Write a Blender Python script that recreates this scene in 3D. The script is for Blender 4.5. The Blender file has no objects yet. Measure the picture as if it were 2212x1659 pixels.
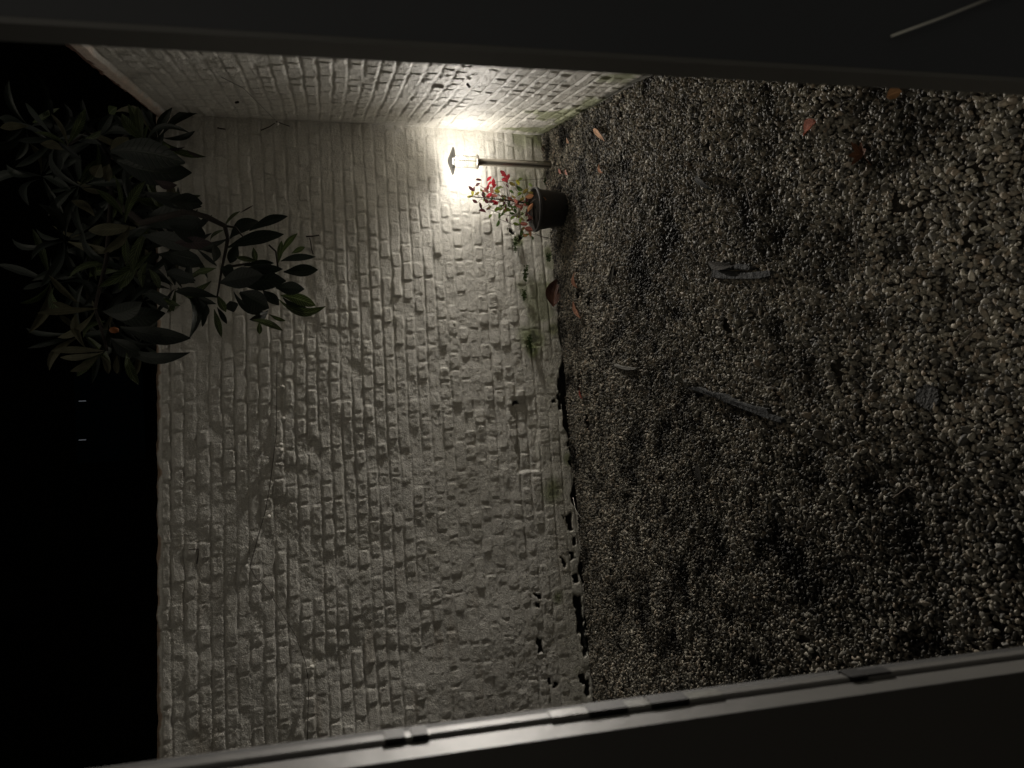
import bpy, bmesh, math, random
import numpy as np
from mathutils import Vector, Matrix
R_ = math.radians
random.seed(7)
sc = bpy.context.scene
col = sc.collection

# ------------------------------------------------------------------ camera (photo was taken with the phone turned on its side)
F_PX, H = 720.0, 1.4
p, r = R_(14.5), R_(2.3)
F = Vector((0, math.cos(p), -math.sin(p)))
R0 = Vector((1, 0, 0)); U0 = Vector((0, math.sin(p), math.cos(p)))
RT = R0*math.cos(r) - U0*math.sin(r)
UP = R0*math.sin(r) + U0*math.cos(r)
O = Vector((0, 0, H))
cam_d = bpy.data.cameras.new('camera'); cam = bpy.data.objects.new('camera', cam_d); col.objects.link(cam)
B = -F; X = -UP; Y = RT
cam.matrix_world = Matrix(((X.x, Y.x, B.x, O.x), (X.y, Y.y, B.y, O.y), (X.z, Y.z, B.z, O.z), (0, 0, 0, 1)))
cam_d.sensor_fit = 'HORIZONTAL'; cam_d.sensor_width = 36; cam_d.lens = 36*F_PX/1024
cam_d.clip_start = 0.02; cam_d.clip_end = 400
cam_d.dof.use_dof = True; cam_d.dof.focus_distance = 3.9; cam_d.dof.aperture_fstop = 6.6
sc.camera = cam

def ray(x, y):
    u, v = 768-y, x
    return F + RT*((u-384)/F_PX) - UP*((v-512)/F_PX)
def dep(x, y, d): return O + ray(x, y)*d
def gnd(x, y, z=0.0):
    d = ray(x, y); return O + d*((z-H)/d.z)
def onplane(x, y, P, n):
    d = ray(x, y); return O + d*((P-O).dot(n)/d.dot(n))
def D(x, y): return (x*1024/2212, y*1024/2212)
def Z1(x, y): return ((1600+x/2.765)/4, (450+y/2.765)/4)
def Z2(x, y): return (x/1.58/4, (100+y/1.58)/4)
def Z3(x, y): return (x/1.58/4, (1100+y/1.58)/4)
def Z7(x, y): return ((700+x/2.553)/4, (700+y/2.553)/4)

# ------------------------------------------------------------------ helpers
def tag(o, label=None, cat=None, group=None, kind=None):
    if label: o['label'] = label
    if cat: o['category'] = cat
    if group: o['group'] = group
    if kind: o['kind'] = kind
    return o
def mobj(name, verts, faces, mat, parent=None, smooth=True, cols=None, uvs=None, fmat=None):
    me = bpy.data.meshes.new(name)
    me.from_pydata([tuple(v) for v in verts], [], faces)
    for m in (mat if isinstance(mat, (list, tuple)) else [mat]): me.materials.append(m)
    if fmat:
        for q, i in zip(me.polygons, fmat): q.material_index = i
    me.polygons.foreach_set('use_smooth', [smooth]*len(me.polygons))
    if uvs:
        uv = me.uv_layers.new(name='uv')
        for l in me.loops: uv.data[l.index].uv = uvs[l.vertex_index]
    me.update()
    o = bpy.data.objects.new(name, me); col.objects.link(o)
    if parent: o.parent = parent; o.matrix_parent_inverse = Matrix.Translation(-parent.location)
    return o
def empty(name, loc):
    o = bpy.data.objects.new(name, None); o.location = loc; col.objects.link(o); o.empty_display_size = .1; return o
class MB:
    def __init__(s): s.v = []; s.f = []; s.m = []; s.uv = []
    def add(s, v, f, m=0, uv=None):
        n = len(s.v); s.v += [Vector(q) for q in v]; s.f += [tuple(i+n for i in q) for q in f]; s.m += [m]*len(f)
        s.uv += uv if uv else [(0, 0)]*len(v)
    def box(s, a, b, m=0):
        x0, y0, z0 = a; x1, y1, z1 = b
        s.add([(x0,y0,z0),(x1,y0,z0),(x1,y1,z0),(x0,y1,z0),(x0,y0,z1),(x1,y0,z1),(x1,y1,z1),(x0,y1,z1)],
              [(0,3,2,1),(4,5,6,7),(0,1,5,4),(1,2,6,5),(2,3,7,6),(3,0,4,7)], m)
    def prism(s, bot, top, m=0):
        n = len(bot)
        s.add(list(bot)+list(top), [tuple(range(n))[::-1], tuple(range(n, 2*n))]+[(i, (i+1) % n, (i+1) % n+n, i+n) for i in range(n)], m)
    def tube(s, pts, rad, n=8, m=0, cap=True):
        pts = [Vector(q) for q in pts]
        if not isinstance(rad, (list, tuple)): rad = [rad]*len(pts)
        vs = []; ref = Vector((0.13, 0.3, 0.94))
        for i, q in enumerate(pts):
            t = (pts[min(i+1, len(pts)-1)]-pts[max(i-1, 0)]).normalized()
            a = t.cross(ref)
            if a.length < .05: a = t.cross(Vector((1, 0, 0)))
            a.normalize(); b = t.cross(a)
            for k in range(n):
                w = 2*math.pi*k/n; vs.append(q+a*math.cos(w)*rad[i]+b*math.sin(w)*rad[i])
        fs = [(i*n+k, i*n+(k+1) % n, (i+1)*n+(k+1) % n, (i+1)*n+k) for i in range(len(pts)-1) for k in range(n)]
        if cap: fs += [tuple(range(n))[::-1], tuple(range((len(pts)-1)*n, len(pts)*n))]
        s.add(vs, fs, m)
    def lathe(s, c, prof, n=40, m=0, ax=None):
        ax = ax or Vector((0, 0, 1)); ax.normalize()
        a = ax.cross(Vector((0, 1, 0))).normalized(); b = ax.cross(a)
        vs = [Vector(c)+ax*z+a*math.cos(2*math.pi*k/n)*q+b*math.sin(2*math.pi*k/n)*q for (q, z) in prof for k in range(n)]
        fs = [(i*n+k, i*n+(k+1) % n, (i+1)*n+(k+1) % n, (i+1)*n+k) for i in range(len(prof)-1) for k in range(n)]
        s.add(vs, fs, m)
    def leaf(s, P0, P1, w, bend=0.0, fold=.25, roll=0.0, m=0, shape=1.3, n=8, wob=0.0, face=None):
        P0, P1 = Vector(P0), Vector(P1); t = P1-P0; L = t.length; t.normalize()
        vd = face or ((P0+P1)/2-O).normalized()
        a = t.cross(vd).normalized(); nrm = a.cross(t).normalized()
        a, nrm = a*math.cos(roll)+nrm*math.sin(roll), nrm*math.cos(roll)-a*math.sin(roll)
        vs, uv = [], []
        sgn = 1 if bend >= 0 else -1
        for i in range(n+1):
            q = i/n
            ww = w*.5*max(.03, math.sin(math.pi*min(1, q**shape*.97+.02)))**.85
            c = P0+t*(L*q)+a*(bend*L*4*q*(1-q))+nrm*(-abs(bend)*.6*L*4*q*(1-q))
            for k in (-1, -.5, 0, .5, 1):
                jj = wob*w*random.uniform(-1, 1)
                vs.append(c+a*(k*(ww+jj*abs(k)))-nrm*(abs(k)*ww*fold*2-jj)); uv.append((q, k*.5+.5))
        fs = [(i*5+k, i*5+k+1, i*5+k+6, i*5+k+5) for i in range(n) for k in range(4)]
        s.add(vs, fs, m, uv)
    def build(s, name, mat, parent=None, smooth=True):
        return mobj(name, s.v, s.f, mat, parent, smooth, uvs=s.uv, fmat=s.m if isinstance(mat, (list, tuple)) else None)

def N(m, t, **k):
    n = m.node_tree.nodes.new(t)
    for a, b in k.items(): setattr(n, a, b)
    return n
def material(name, base=(.5, .5, .5), rough=.6, var=.25, scale=20, bump=0, bscale=60, metal=0, spec=.5, col2=None):
    m = bpy.data.materials.new(name); m.use_nodes = True; nt = m.node_tree; L = nt.links
    b = nt.nodes['Principled BSDF']
    b.inputs['Roughness'].default_value = rough; b.inputs['Metallic'].default_value = metal
    b.inputs['Specular IOR Level'].default_value = spec
    tc = N(m, 'ShaderNodeTexCoord')
    no = N(m, 'ShaderNodeTexNoise'); no.inputs['Scale'].default_value = scale; no.inputs['Detail'].default_value = 6
    L.new(tc.outputs['Object'], no.inputs['Vector'])
    rp = N(m, 'ShaderNodeValToRGB'); rp.color_ramp.elements[0].position = .3; rp.color_ramp.elements[1].position = .7
    c2 = col2 or tuple(x*(1-var) for x in base)
    rp.color_ramp.elements[0].color = (*c2, 1); rp.color_ramp.elements[1].color = (*[min(1, x*(1+var*.5)) for x in base], 1)
    L.new(no.outputs['Fac'], rp.inputs['Fac']); L.new(rp.outputs['Color'], b.inputs['Base Color'])
    if bump:
        n2 = N(m, 'ShaderNodeTexNoise'); n2.inputs['Scale'].default_value = bscale; n2.inputs['Detail'].default_value = 8
        L.new(tc.outputs['Object'], n2.inputs['Vector'])
        bp = N(m, 'ShaderNodeBump'); bp.inputs['Strength'].default_value = bump; bp.inputs['Distance'].default_value = .01
        L.new(n2.outputs['Fac'], bp.inputs['Height']); L.new(bp.outputs['Normal'], b.inputs['Normal'])
    return m
def leafmat(name, c, vein=None, rough=.45, trans=.25, back=None, edge=.0):
    m = bpy.data.materials.new(name); m.use_nodes = True; nt = m.node_tree; L = nt.links
    b = nt.nodes['Principled BSDF']; b.inputs['Roughness'].default_value = rough
    uv = N(m, 'ShaderNodeUVMap'); sp = N(m, 'ShaderNodeSeparateXYZ'); L.new(uv.outputs['UV'], sp.inputs[0])
    ab = N(m, 'ShaderNodeMath', operation='ABSOLUTE'); su = N(m, 'ShaderNodeMath', operation='SUBTRACT'); su.inputs[1].default_value = .5
    L.new(sp.outputs['Y'], su.inputs[0]); L.new(su.outputs[0], ab.inputs[0])
    # side veins: stripes of (t*k - |v|*q)
    ma = N(m, 'ShaderNodeMath', operation='MULTIPLY_ADD'); L.new(ab.outputs[0], ma.inputs[0]); ma.inputs[1].default_value = -.35; L.new(sp.outputs['X'], ma.inputs[2])
    mu = N(m, 'ShaderNodeMath', operation='MULTIPLY'); L.new(ma.outputs[0], mu.inputs[0]); mu.inputs[1].default_value = 75
    si = N(m, 'ShaderNodeMath', operation='SINE'); L.new(mu.outputs[0], si.inputs[0])
    r1 = N(m, 'ShaderNodeMapRange'); L.new(si.outputs[0], r1.inputs[0]); r1.inputs[1].default_value = .75; r1.inputs[2].default_value = 1
    r2 = N(m, 'ShaderNodeMapRange'); L.new(ab.outputs[0], r2.inputs[0]); r2.inputs[1].default_value = .06; r2.inputs[2].default_value = .02
    mx = N(m, 'ShaderNodeMath', operation='MAXIMUM'); L.new(r1.outputs[0], mx.inputs[0]); L.new(r2.outputs[0], mx.inputs[1])
    v = vein or tuple(min(1, x*1.8+.01) for x in c)
    no = N(m, 'ShaderNodeTexNoise'); no.inputs['Scale'].default_value = 25; tc = N(m, 'ShaderNodeTexCoord'); L.new(tc.outputs['Object'], no.inputs['Vector'])
    r3 = N(m, 'ShaderNodeMapRange'); L.new(no.outputs['Fac'], r3.inputs[0]); r3.inputs[3].default_value = .45; r3.inputs[4].default_value = 1.5
    mc = N(m, 'ShaderNodeMix', data_type='RGBA'); mc.inputs[6].default_value = (*c, 1); mc.inputs[7].default_value = (*v, 1); L.new(mx.outputs[0], mc.inputs[0])
    ml = N(m, 'ShaderNodeVectorMath', operation='SCALE'); L.new(mc.outputs[2], ml.inputs[0]); L.new(r3.outputs[0], ml.inputs['Scale'])
    L.new(ml.outputs[0], b.inputs['Base Color'])
    bp = N(m, 'ShaderNodeBump'); bp.inputs['Strength'].default_value = .5; bp.inputs['Distance'].default_value = .004
    L.new(mx.outputs[0], bp.inputs['Height']); L.new(bp.outputs['Normal'], b.inputs['Normal'])
    tr = N(m, 'ShaderNodeBsdfTranslucent'); L.new(ml.outputs[0], tr.inputs['Color'])
    ms = N(m, 'ShaderNodeMixShader'); ms.inputs[0].default_value = trans
    L.new(b.outputs[0], ms.inputs[1]); L.new(tr.outputs[0], ms.inputs[2]); L.new(ms.outputs[0], nt.nodes['Material Output'].inputs['Surface'])
    return m

# ------------------------------------------------------------------ numpy value noise
def _h(i, j, seed):
    n = (i.astype(np.int64)*374761393 + j.astype(np.int64)*668265263 + seed*1442695041) & 0xffffffff
    n = ((n ^ (n >> 13))*1274126177) & 0xffffffff
    n = ((n ^ (n >> 15))*2246822519) & 0xffffffff
    return ((n ^ (n >> 16)) & 0xffff)/65535.0
def vn(x, y, seed=0):
    i = np.floor(x); j = np.floor(y); fx = x-i; fy = y-j
    fx = fx*fx*(3-2*fx); fy = fy*fy*(3-2*fy)
    a = _h(i, j, seed); b = _h(i+1, j, seed); c = _h(i, j+1, seed); d = _h(i+1, j+1, seed)
    return (a*(1-fx)+b*fx)*(1-fy)+(c*(1-fx)+d*fx)*fy
def fbm(x, y, seed=0, o=4, g=.5):
    s = 0; a = 1; t = 0
    for k in range(o):
        s = s+a*(vn(x*2**k+17*k, y*2**k-9*k, seed+k)-.5)*2; t += a; a *= g
    return s/t
def ss(x, a, b):
    t = np.clip((x-a)/(b-a), 0, 1); return t*t*(3-2*t)

# ------------------------------------------------------------------ main geometry of the yard
C = gnd(542, 134); C.z = 0
Lp = gnd(593, 694); Lp.z = 0
Rp = gnd(643, 78); Rp.z = 0
dB = (Lp-C).normalized(); dR = (Rp-C).normalized()
Z = Vector((0, 0, 1))
nB = Vector((-dB.y, dB.x, 0));  nB = nB if nB.y < 0 else -nB        # towards the camera
nR = Vector((-dR.y, dR.x, 0));  nR = nR if nR.x < 0 else -nR

# ------------------------------------------------------------------ painted brick walls
def paint_mat():
    m = bpy.data.materials.new('old_masonry_paint'); m.use_nodes = True; nt = m.node_tree; L = nt.links
    b = nt.nodes['Principled BSDF']; b.inputs['Roughness'].default_value = .62; b.inputs['Specular IOR Level'].default_value = .35
    at = N(m, 'ShaderNodeAttribute', attribute_name='tint')
    tc = N(m, 'ShaderNodeTexCoord')
    n1 = N(m, 'ShaderNodeTexNoise'); n1.inputs['Scale'].default_value = 90; n1.inputs['Detail'].default_value = 6; L.new(tc.outputs['Object'], n1.inputs['Vector'])
    mr = N(m, 'ShaderNodeMapRange'); L.new(n1.outputs['Fac'], mr.inputs[0]); mr.inputs[1].default_value = .3; mr.inputs[2].default_value = .7; mr.inputs[3].default_value = .86; mr.inputs[4].default_value = 1.05
    sc_ = N(m, 'ShaderNodeVectorMath', operation='SCALE'); L.new(at.outputs['Color'], sc_.inputs[0]); L.new(mr.outputs[0], sc_.inputs['Scale'])
    L.new(sc_.outputs[0], b.inputs['Base Color'])
    n2 = N(m, 'ShaderNodeTexNoise'); n2.inputs['Scale'].default_value = 130; n2.inputs['Detail'].default_value = 7; n2.inputs['Roughness'].default_value = .65
    L.new(tc.outputs['Object'], n2.inputs['Vector'])
    bp = N(m, 'ShaderNodeBump'); bp.inputs['Strength'].default_value = .8; bp.inputs['Distance'].default_value = .008
    L.new(n2.outputs['Fac'], bp.inputs['Height']); L.new(bp.outputs['Normal'], b.inputs['Normal'])
    return m
PAINT = paint_mat()
CH = 0.0628
def bricks(S, ZZ, seed, warp=1.0):
    rng = np.random.RandomState(seed)
    Sw = S+.012*fbm(S*7, ZZ*7, seed+1, 3)*warp
    Zw = ZZ+.012*fbm(S*1.1, ZZ*1.1, seed+2, 2)*warp+.006*fbm(S*9, ZZ*9, seed+3, 3)*warp
    row = np.floor(Zw/CH).astype(int)
    out = np.zeros_like(S); E = np.zeros_like(S); GR = np.zeros_like(S)
    for rr in range(row.min(), row.max()+1):
        m = row == rr
        if not m.any(): continue
        x = -rng.uniform(.05, .25)-.1; ed = [x]
        mostly = rng.rand() < .5
        while x < S.max()+.3:
            hd = rng.rand() < (.93 if mostly else .66)
            x += (0.098 if hd else 0.188)*rng.uniform(.84, 1.16); ed.append(x)
        ed = np.array(ed); s = Sw[m]; k = np.clip(np.searchsorted(ed, s)-1, 0, len(ed)-2)
        n = len(ed)
        off = rng.normal(0, .0034, n); dp = rng.uniform(.003, .0105, n)*(rng.rand(n) > .15)
        ts = rng.normal(0, .045, n); tz = rng.normal(0, .05, n); rnd = rng.uniform(.006, .016, n); jt = rng.uniform(.002, .006, n)
        zz = Zw[m]-rr*CH
        dl = s-ed[k]; dr = ed[k+1]-s; dz = np.minimum(zz, CH-zz)
        nz = .0055*fbm(S[m]*34, ZZ[m]*34, seed+9, 3, .6)
        # rounded corners: combine the two distances softly
        dx = np.minimum(dl, dr); e = np.minimum(dx, dz)-.35*np.maximum(0, .018-np.maximum(dx, dz)*.5-np.minimum(dx, dz))*0
        q = .019; rc = np.where((dx < q) & (dz < q), q-np.sqrt((q-dx)**2+(q-dz)**2), e)
        e = rc-jt[k]+nz
        h = ss(e, -.001, rnd[k]*.95)
        GR[m] = ss(dz, .008, .001)
        rim = np.exp(-((e-.007)/.005)**2)*np.clip(fbm(S[m]*22, ZZ[m]*22, seed+12, 3, .6)+.0, 0, 1)*.008
        pit = rng.uniform(0, .004, n)[k]*fbm(S[m]*55, ZZ[m]*55, seed+13, 2)
        out[m] = h*(dp[k]+off[k]+ts[k]*(s-(ed[k]+ed[k+1])/2)+tz[k]*(zz-CH/2)+pit)+rim; E[m] = h
    return out, E, GR
def build_wall(name, base, d, n, length, hfun, step, seed, label, smoothfun, tintfun, extra=None, s0=0.0):
    ns = int((length-s0)/step)+1; nz = int(2.36/.0048)
    s = np.linspace(s0, length, ns); t = np.linspace(0, 1, nz)
    S, T = np.meshgrid(s, t, indexing='ij')
    Ht = hfun(S)
    ZZ = -.06+T*(Ht+.06)
    h, E, GR = bricks(S, ZZ, seed)
    sm = smoothfun(S, ZZ)
    amp = (.56-.22*ss(S, .8, 3.0))*(.78 if seed == 29 else .92)
    h = h*(1-sm)*amp*1.05-.0030*GR*(.15+.85*ss(fbm(S*1.9, ZZ*9, seed+35, 3), -.25, .35))*(1-.7*ss(S, .5, .05))*(1-.35*ss(S, 1.4, 2.8))
    h += .0052*amp*fbm(S*26, ZZ*30, seed+20, 4, .7)*(1-.6*sm)+.0035*fbm(S*4, ZZ*4, seed+21, 3)+.012*fbm(S*.8, ZZ*.8, seed+22, 2)
    rg = ss(fbm(S*2.2, ZZ*2.2, seed+30, 3), .12, .5)
    h += amp*.006*rg*np.abs(fbm(S*34, ZZ*34, seed+31, 3, .7))*(1-.5*sm)+amp*.003*fbm(S*13, ZZ*16, seed+33, 3)
    if extra is not None: h += extra(S, ZZ)
    # crumbly top edge
    h -= .012*ss(ZZ, Ht-.03, Ht)*(.5+.5*vn(S*25, ZZ*0, seed+40))
    P = np.empty(S.shape+(3,))
    for i in range(3): P[..., i] = base[i]+S*d[i]+h*n[i]
    P[..., 2] += ZZ+(.008*fbm(S*14, S*0, seed+41, 3))*ss(ZZ, Ht-.08, Ht)
    tint = tintfun(S, ZZ, h, E, sm, Ht)
    V = P.reshape(-1, 3); idx = np.arange(ns*nz).reshape(ns, nz)
    q = np.stack([idx[:-1, :-1], idx[1:, :-1], idx[1:, 1:], idx[:-1, 1:]], -1).reshape(-1, 4)
    # back side and top: thickness 0.22
    topi = idx[:, -1]; back = V[topi].copy(); 
    for i in range(3): back[:, i] -= n[i]*.22
    low = back.copy(); low[:, 2] = -.06
    nb = ns*nz; bi = np.arange(ns)+nb; li = bi+ns
    q2 = np.stack([topi[:-1], topi[1:], bi[1:], bi[:-1]], -1); q3 = np.stack([bi[:-1], bi[1:], li[1:], li[:-1]], -1)
    V = np.concatenate([V, back, low]); Q = np.concatenate([q, q2, q3])
    T4 = np.ones((len(V), 4), np.float32); T4[:nb, :3] = tint.reshape(-1, 3); T4[nb:, :3] = (.12, .05, .035)
    me = bpy.data.meshes.new(name)
    me.vertices.add(len(V)); me.vertices.foreach_set('co', V.astype(np.float32).ravel())
    me.loops.add(len(Q)*4); me.loops.foreach_set('vertex_index', Q.astype(np.int32).ravel())
    me.polygons.add(len(Q)); me.polygons.foreach_set('loop_start', np.arange(0, len(Q)*4, 4, dtype=np.int32))
    me.polygons.foreach_set('use_smooth', np.ones(len(Q), bool))
    ca = me.color_attributes.new('tint', 'FLOAT_COLOR', 'POINT'); ca.data.foreach_set('color', T4.ravel())
    me.materials.append(PAINT); me.update(calc_edges=True); me.validate()
    o = bpy.data.objects.new(name, me); col.objects.link(o)
    return tag(o, label, 'wall')

def lerp(a, b, t): return a*(1-t[..., None])+np.array(b)*t[..., None]
def basecol(S, ZZ, E, seed):
    c = np.ones(S.shape+(3,))*np.array((.72, .70, .64))
    v = 1+.10*fbm(S*1.5, ZZ*1.5, seed+50, 3)+.07*fbm(S*11, ZZ*11, seed+51, 3)
    c = c*v[..., None]
    c = c*(.90+.10*np.clip(E+.25, 0, 1))[..., None]
    g = ss(fbm(S*2, ZZ*6, seed+52, 3), .1, .6)*.12
    return lerp(c, (.42, .40, .30), g)
def hB(S): return 2.262+.006*S/3.5+.0*S
def smB(S, ZZ):
    a = ss(fbm(S*.9+5, ZZ*1.6, 71, 3), .0, .5)*.55
    left = ss(S, 1.9, 3.3)*.22
    cr = ss(S, .55, .0)*.40
    a = np.maximum(a, cr)
    low = ss(ZZ, .28, .12)*.6*ss(S, .3, .8)
    top = ss(ZZ, 1.75, 2.1)*.12
    return np.clip(np.maximum(np.maximum(a, low), top)+left*(.4+.6*vn(S*2, ZZ*5, 72)), 0, .88)
def rect(S, ZZ, s0, s1, z0, z1, e=.012):
    return ss(S, s0-e, s0)*ss(S, s1+e, s1)*ss(ZZ, z0-e, z0)*ss(ZZ, z1+e, z1)
def sz(x, y):   # pixel -> position along / up the back wall
    P = onplane(x, y, C, nB); return (P-C).dot(dB), P.z
HOLES = [(sz(*D(a, b)), ls, lz) for a, b, ls, lz in [
    (1210, 835, .10, .03), (1211, 868, .09, .03), (1218, 1118, .02, .012), (1217, 1216, .07, .012), (1232, 1130, .10, .035), (1243, 1248, .06, .03),
    (1251, 1325, .22, .045), (1262, 1385, .18, .035), (1258, 1345, .12, .02), (1235, 1000, .06, .02), (1230, 960, .05, .02), (1258, 1465, .05, .03),
    (1268, 1485, .10, .03), (1166, 1395, .09, .03), (1164, 1288, .02, .05), (1160, 1305, .03, .02), (1190, 1470, .04, .02), (1200, 1480, .03, .02),
    (1238, 1200, .05, .03), (1240, 1170, .04, .02), (1105, 500, .03, .03), (1115, 870, .02, .03), (1197, 866, .03, .02), (1127, 515, .03, .03)]]
def holes(S, ZZ):
    w = np.zeros_like(S); a = .02*fbm(S*30, ZZ*30, 5, 3); b = .014*fbm(S*33+9, ZZ*33, 6, 3)
    for (cs, cz), ls, lz in HOLES:
        w = np.maximum(w, ss(np.maximum(np.abs(S-cs+a)/(ls*.5), np.abs(ZZ-cz+b)/(lz*.5)), 1.05, .85))
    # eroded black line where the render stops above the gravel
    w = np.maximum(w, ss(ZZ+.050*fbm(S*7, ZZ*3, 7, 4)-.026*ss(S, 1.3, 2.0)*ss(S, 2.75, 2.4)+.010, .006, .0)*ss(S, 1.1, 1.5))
    return w
def tB(S, ZZ, h, E, sm, Ht):
    c = basecol(S, ZZ, E, 3)
    n = fbm(S*6, ZZ*6, 61, 4)
    zone = ss(ZZ, .42, .10)
    g = ss(n+zone*.55*ss(S, 2.2, 1.4)+zone*.25+ss(S, .22, .0)*.35*ss(ZZ, .5, .1), .72, 1.05)*.55
    c = lerp(c, (.17, .22, .05), g)
    # moss pads seen in the photograph
    for (px, py, rr) in [(1150, 730, .11), (1195, 1060, .10), (1150, 760, .05), (1120, 520, .05), (1185, 545, .05), (1185, 620, .05), (1228, 990, .05), (1205, 1290, .06), (1165, 300, .07), (1195, 710, .05)]:
        cs, cz = sz(*D(px, py)); dd = np.hypot(S-cs, (ZZ-cz)*1.2)/rr+.5*n
        c = lerp(c, (.16, .21, .045), ss(dd, 1.1, .3)*.8)
        c = lerp(c, (.03, .045, .012), ss(dd+.45*fbm(S*40, ZZ*40, 62, 2), .35, .1)*.9)
    c = lerp(c, (.45, .43, .32), ss(ZZ, .30, .0)*.35)
    c = lerp(c, (.35, .28, .20), ss(fbm(S*3, ZZ*14, 63, 3), .25, .6)*ss(S, 2.2, 3)*.3)
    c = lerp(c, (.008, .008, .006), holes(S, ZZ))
    c = lerp(c, (.30, .17, .09), ss(ZZ+.02*fbm(S*20, ZZ*8, 64, 3), Ht-.014, Ht-.004)*.8)
    return c
def exB(S, ZZ):
    # two smooth patches where a pipe hole was filled, a sunken patch low down, and sand-dry corner
    a, b = sz(*D(1140, 930)); w1 = .03*fbm(S*9, ZZ*9, 66, 3); e = -.010*rect(S+w1, ZZ+w1, a-.20, a+.22, b-.05, b+.06, .02)
    return e-.014*holes(S, ZZ)
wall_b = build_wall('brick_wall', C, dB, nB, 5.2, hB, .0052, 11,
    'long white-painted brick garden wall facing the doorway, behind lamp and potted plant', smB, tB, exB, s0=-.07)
hR0 = 2.262
def hRf(S): return hR0+.012*S
def smR(S, ZZ): return np.clip(ss(fbm(S*1.2, ZZ*1.6, 171, 3), .2, .6)*.5+ss(S, .12, .0)*.5, 0, .8)
def tR(S, ZZ, h, E, sm, Ht):
    c = basecol(S, ZZ, E, 103)
    n = fbm(S*6, ZZ*6, 161, 4); zone = ss(ZZ, .40, .05)
    c = lerp(c, (.19, .23, .05), ss(n+zone*.9, .62, 1.0)*.65)
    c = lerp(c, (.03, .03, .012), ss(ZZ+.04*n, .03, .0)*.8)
    c = lerp(c, (.88, .70, .58), ss(ZZ+.012*fbm(S*15, ZZ*10, 164, 3), Ht-.075, Ht-.06)*.7)
    return lerp(c, (.16, .065, .045), ss(ZZ+.02*fbm(S*12, ZZ*8, 165, 3), Ht-.022, Ht-.012)*.9)
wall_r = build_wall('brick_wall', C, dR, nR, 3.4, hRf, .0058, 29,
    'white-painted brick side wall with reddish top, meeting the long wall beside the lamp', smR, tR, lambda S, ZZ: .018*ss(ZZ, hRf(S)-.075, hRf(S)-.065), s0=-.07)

# ------------------------------------------------------------------ ground
soil = material('dark_soil', (.045, .038, .028), .9, .5, 6, .8, 70)
me = MB(); me.add([(-120, -60, -.012), (120, -60, -.012), (120, 160, -.012), (-120, 160, -.012)], [(0, 1, 2, 3)])
tag(me.build('ground', soil), kind='structure')

# gravel: individual pebbles scattered by geometry nodes
def pebble_mat():
    m = bpy.data.materials.new('gravel_pebble'); m.use_nodes = True; nt = m.node_tree; L = nt.links
    b = nt.nodes['Principled BSDF']
    oi = N(m, 'ShaderNodeObjectInfo')
    rp = N(m, 'ShaderNodeValToRGB'); cr = rp.color_ramp; cr.interpolation = 'LINEAR'
    pts = [(0, (.05, .047, .04)), (.16, (.09, .086, .075)), (.35, (.17, .158, .132)), (.55, (.22, .205, .165)), (.72, (.28, .26, .21)), (.86, (.23, .185, .135)), (1, (.44, .41, .34))]
    cr.elements[0].position = 0; cr.elements[0].color = (*pts[0][1], 1); cr.elements[1].position = 1; cr.elements[1].color = (*pts[-1][1], 1)
    for q, c in pts[1:-1]:
        e = cr.elements.new(q); e.color = (*c, 1)
    L.new(oi.outputs['Random'], rp.inputs['Fac'])
    at = N(m, 'ShaderNodeAttribute', attribute_name='dirt_and_light', attribute_type='INSTANCER')
    tc = N(m, 'ShaderNodeTexCoord'); no = N(m, 'ShaderNodeTexNoise'); no.inputs['Scale'].default_value = 1.2; no.inputs['Detail'].default_value = 5
    L.new(tc.outputs['Object'], no.inputs['Vector'])
    mr = N(m, 'ShaderNodeMapRange'); L.new(no.outputs['Fac'], mr.inputs[0]); mr.inputs[1].default_value = .3; mr.inputs[2].default_value = .7; mr.inputs[3].default_value = .85; mr.inputs[4].default_value = 1.35
    mu = N(m, 'ShaderNodeMath', operation='MULTIPLY'); L.new(mr.outputs[0], mu.inputs[0]); L.new(at.outputs['Fac'], mu.inputs[1])
    s_ = N(m, 'ShaderNodeVectorMath', operation='SCALE'); L.new(rp.outputs['Color'], s_.inputs[0]); L.new(mu.outputs[0], s_.inputs['Scale'])
    L.new(s_.outputs[0], b.inputs['Base Color'])
    b.inputs['Roughness'].default_value = .6; b.inputs['Specular IOR Level'].default_value = .18
    return m
PEB = pebble_mat()
sp_ = .0092
xs = np.arange(-3.4, 1.9, sp_); ys = np.arange(.72, 4.6, sp_)
GX, GY = np.meshgrid(xs, ys); GX = GX.ravel(); GY = GY.ravel()
rg = np.random.RandomState(4)
GX = GX+rg.uniform(-.55, .55, GX.size)*sp_; GY = GY+rg.uniform(-.55, .55, GY.size)*sp_
dbk = (GX-C.x)*nB.x+(GY-C.y)*nB.y; drt = (GX-C.x)*nR.x+(GY-C.y)*nR.y; sB = (GX-C.x)*dB.x+(GY-C.y)*dB.y
n1 = .7*fbm(GX*1.7, GY*1.7, 81, 3); n2 = fbm(GX*7, GY*7, 82, 4); n3 = fbm(GX*16, GY*16, 83, 3)
gap = .004+(.018+.045*fbm(sB*3.5, sB*0, 84, 3))*ss(sB, 1.1, 1.7)*ss(sB, 3.4, 2.6)
# keep out of the dug holes
keep = (dbk > gap) & (drt > .010) & (GX > -3.2+.0*GY)
hole = ss(n3*.6+n2*.7, .42, .55)*ss(n1+.3, -.1, .3)
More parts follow.
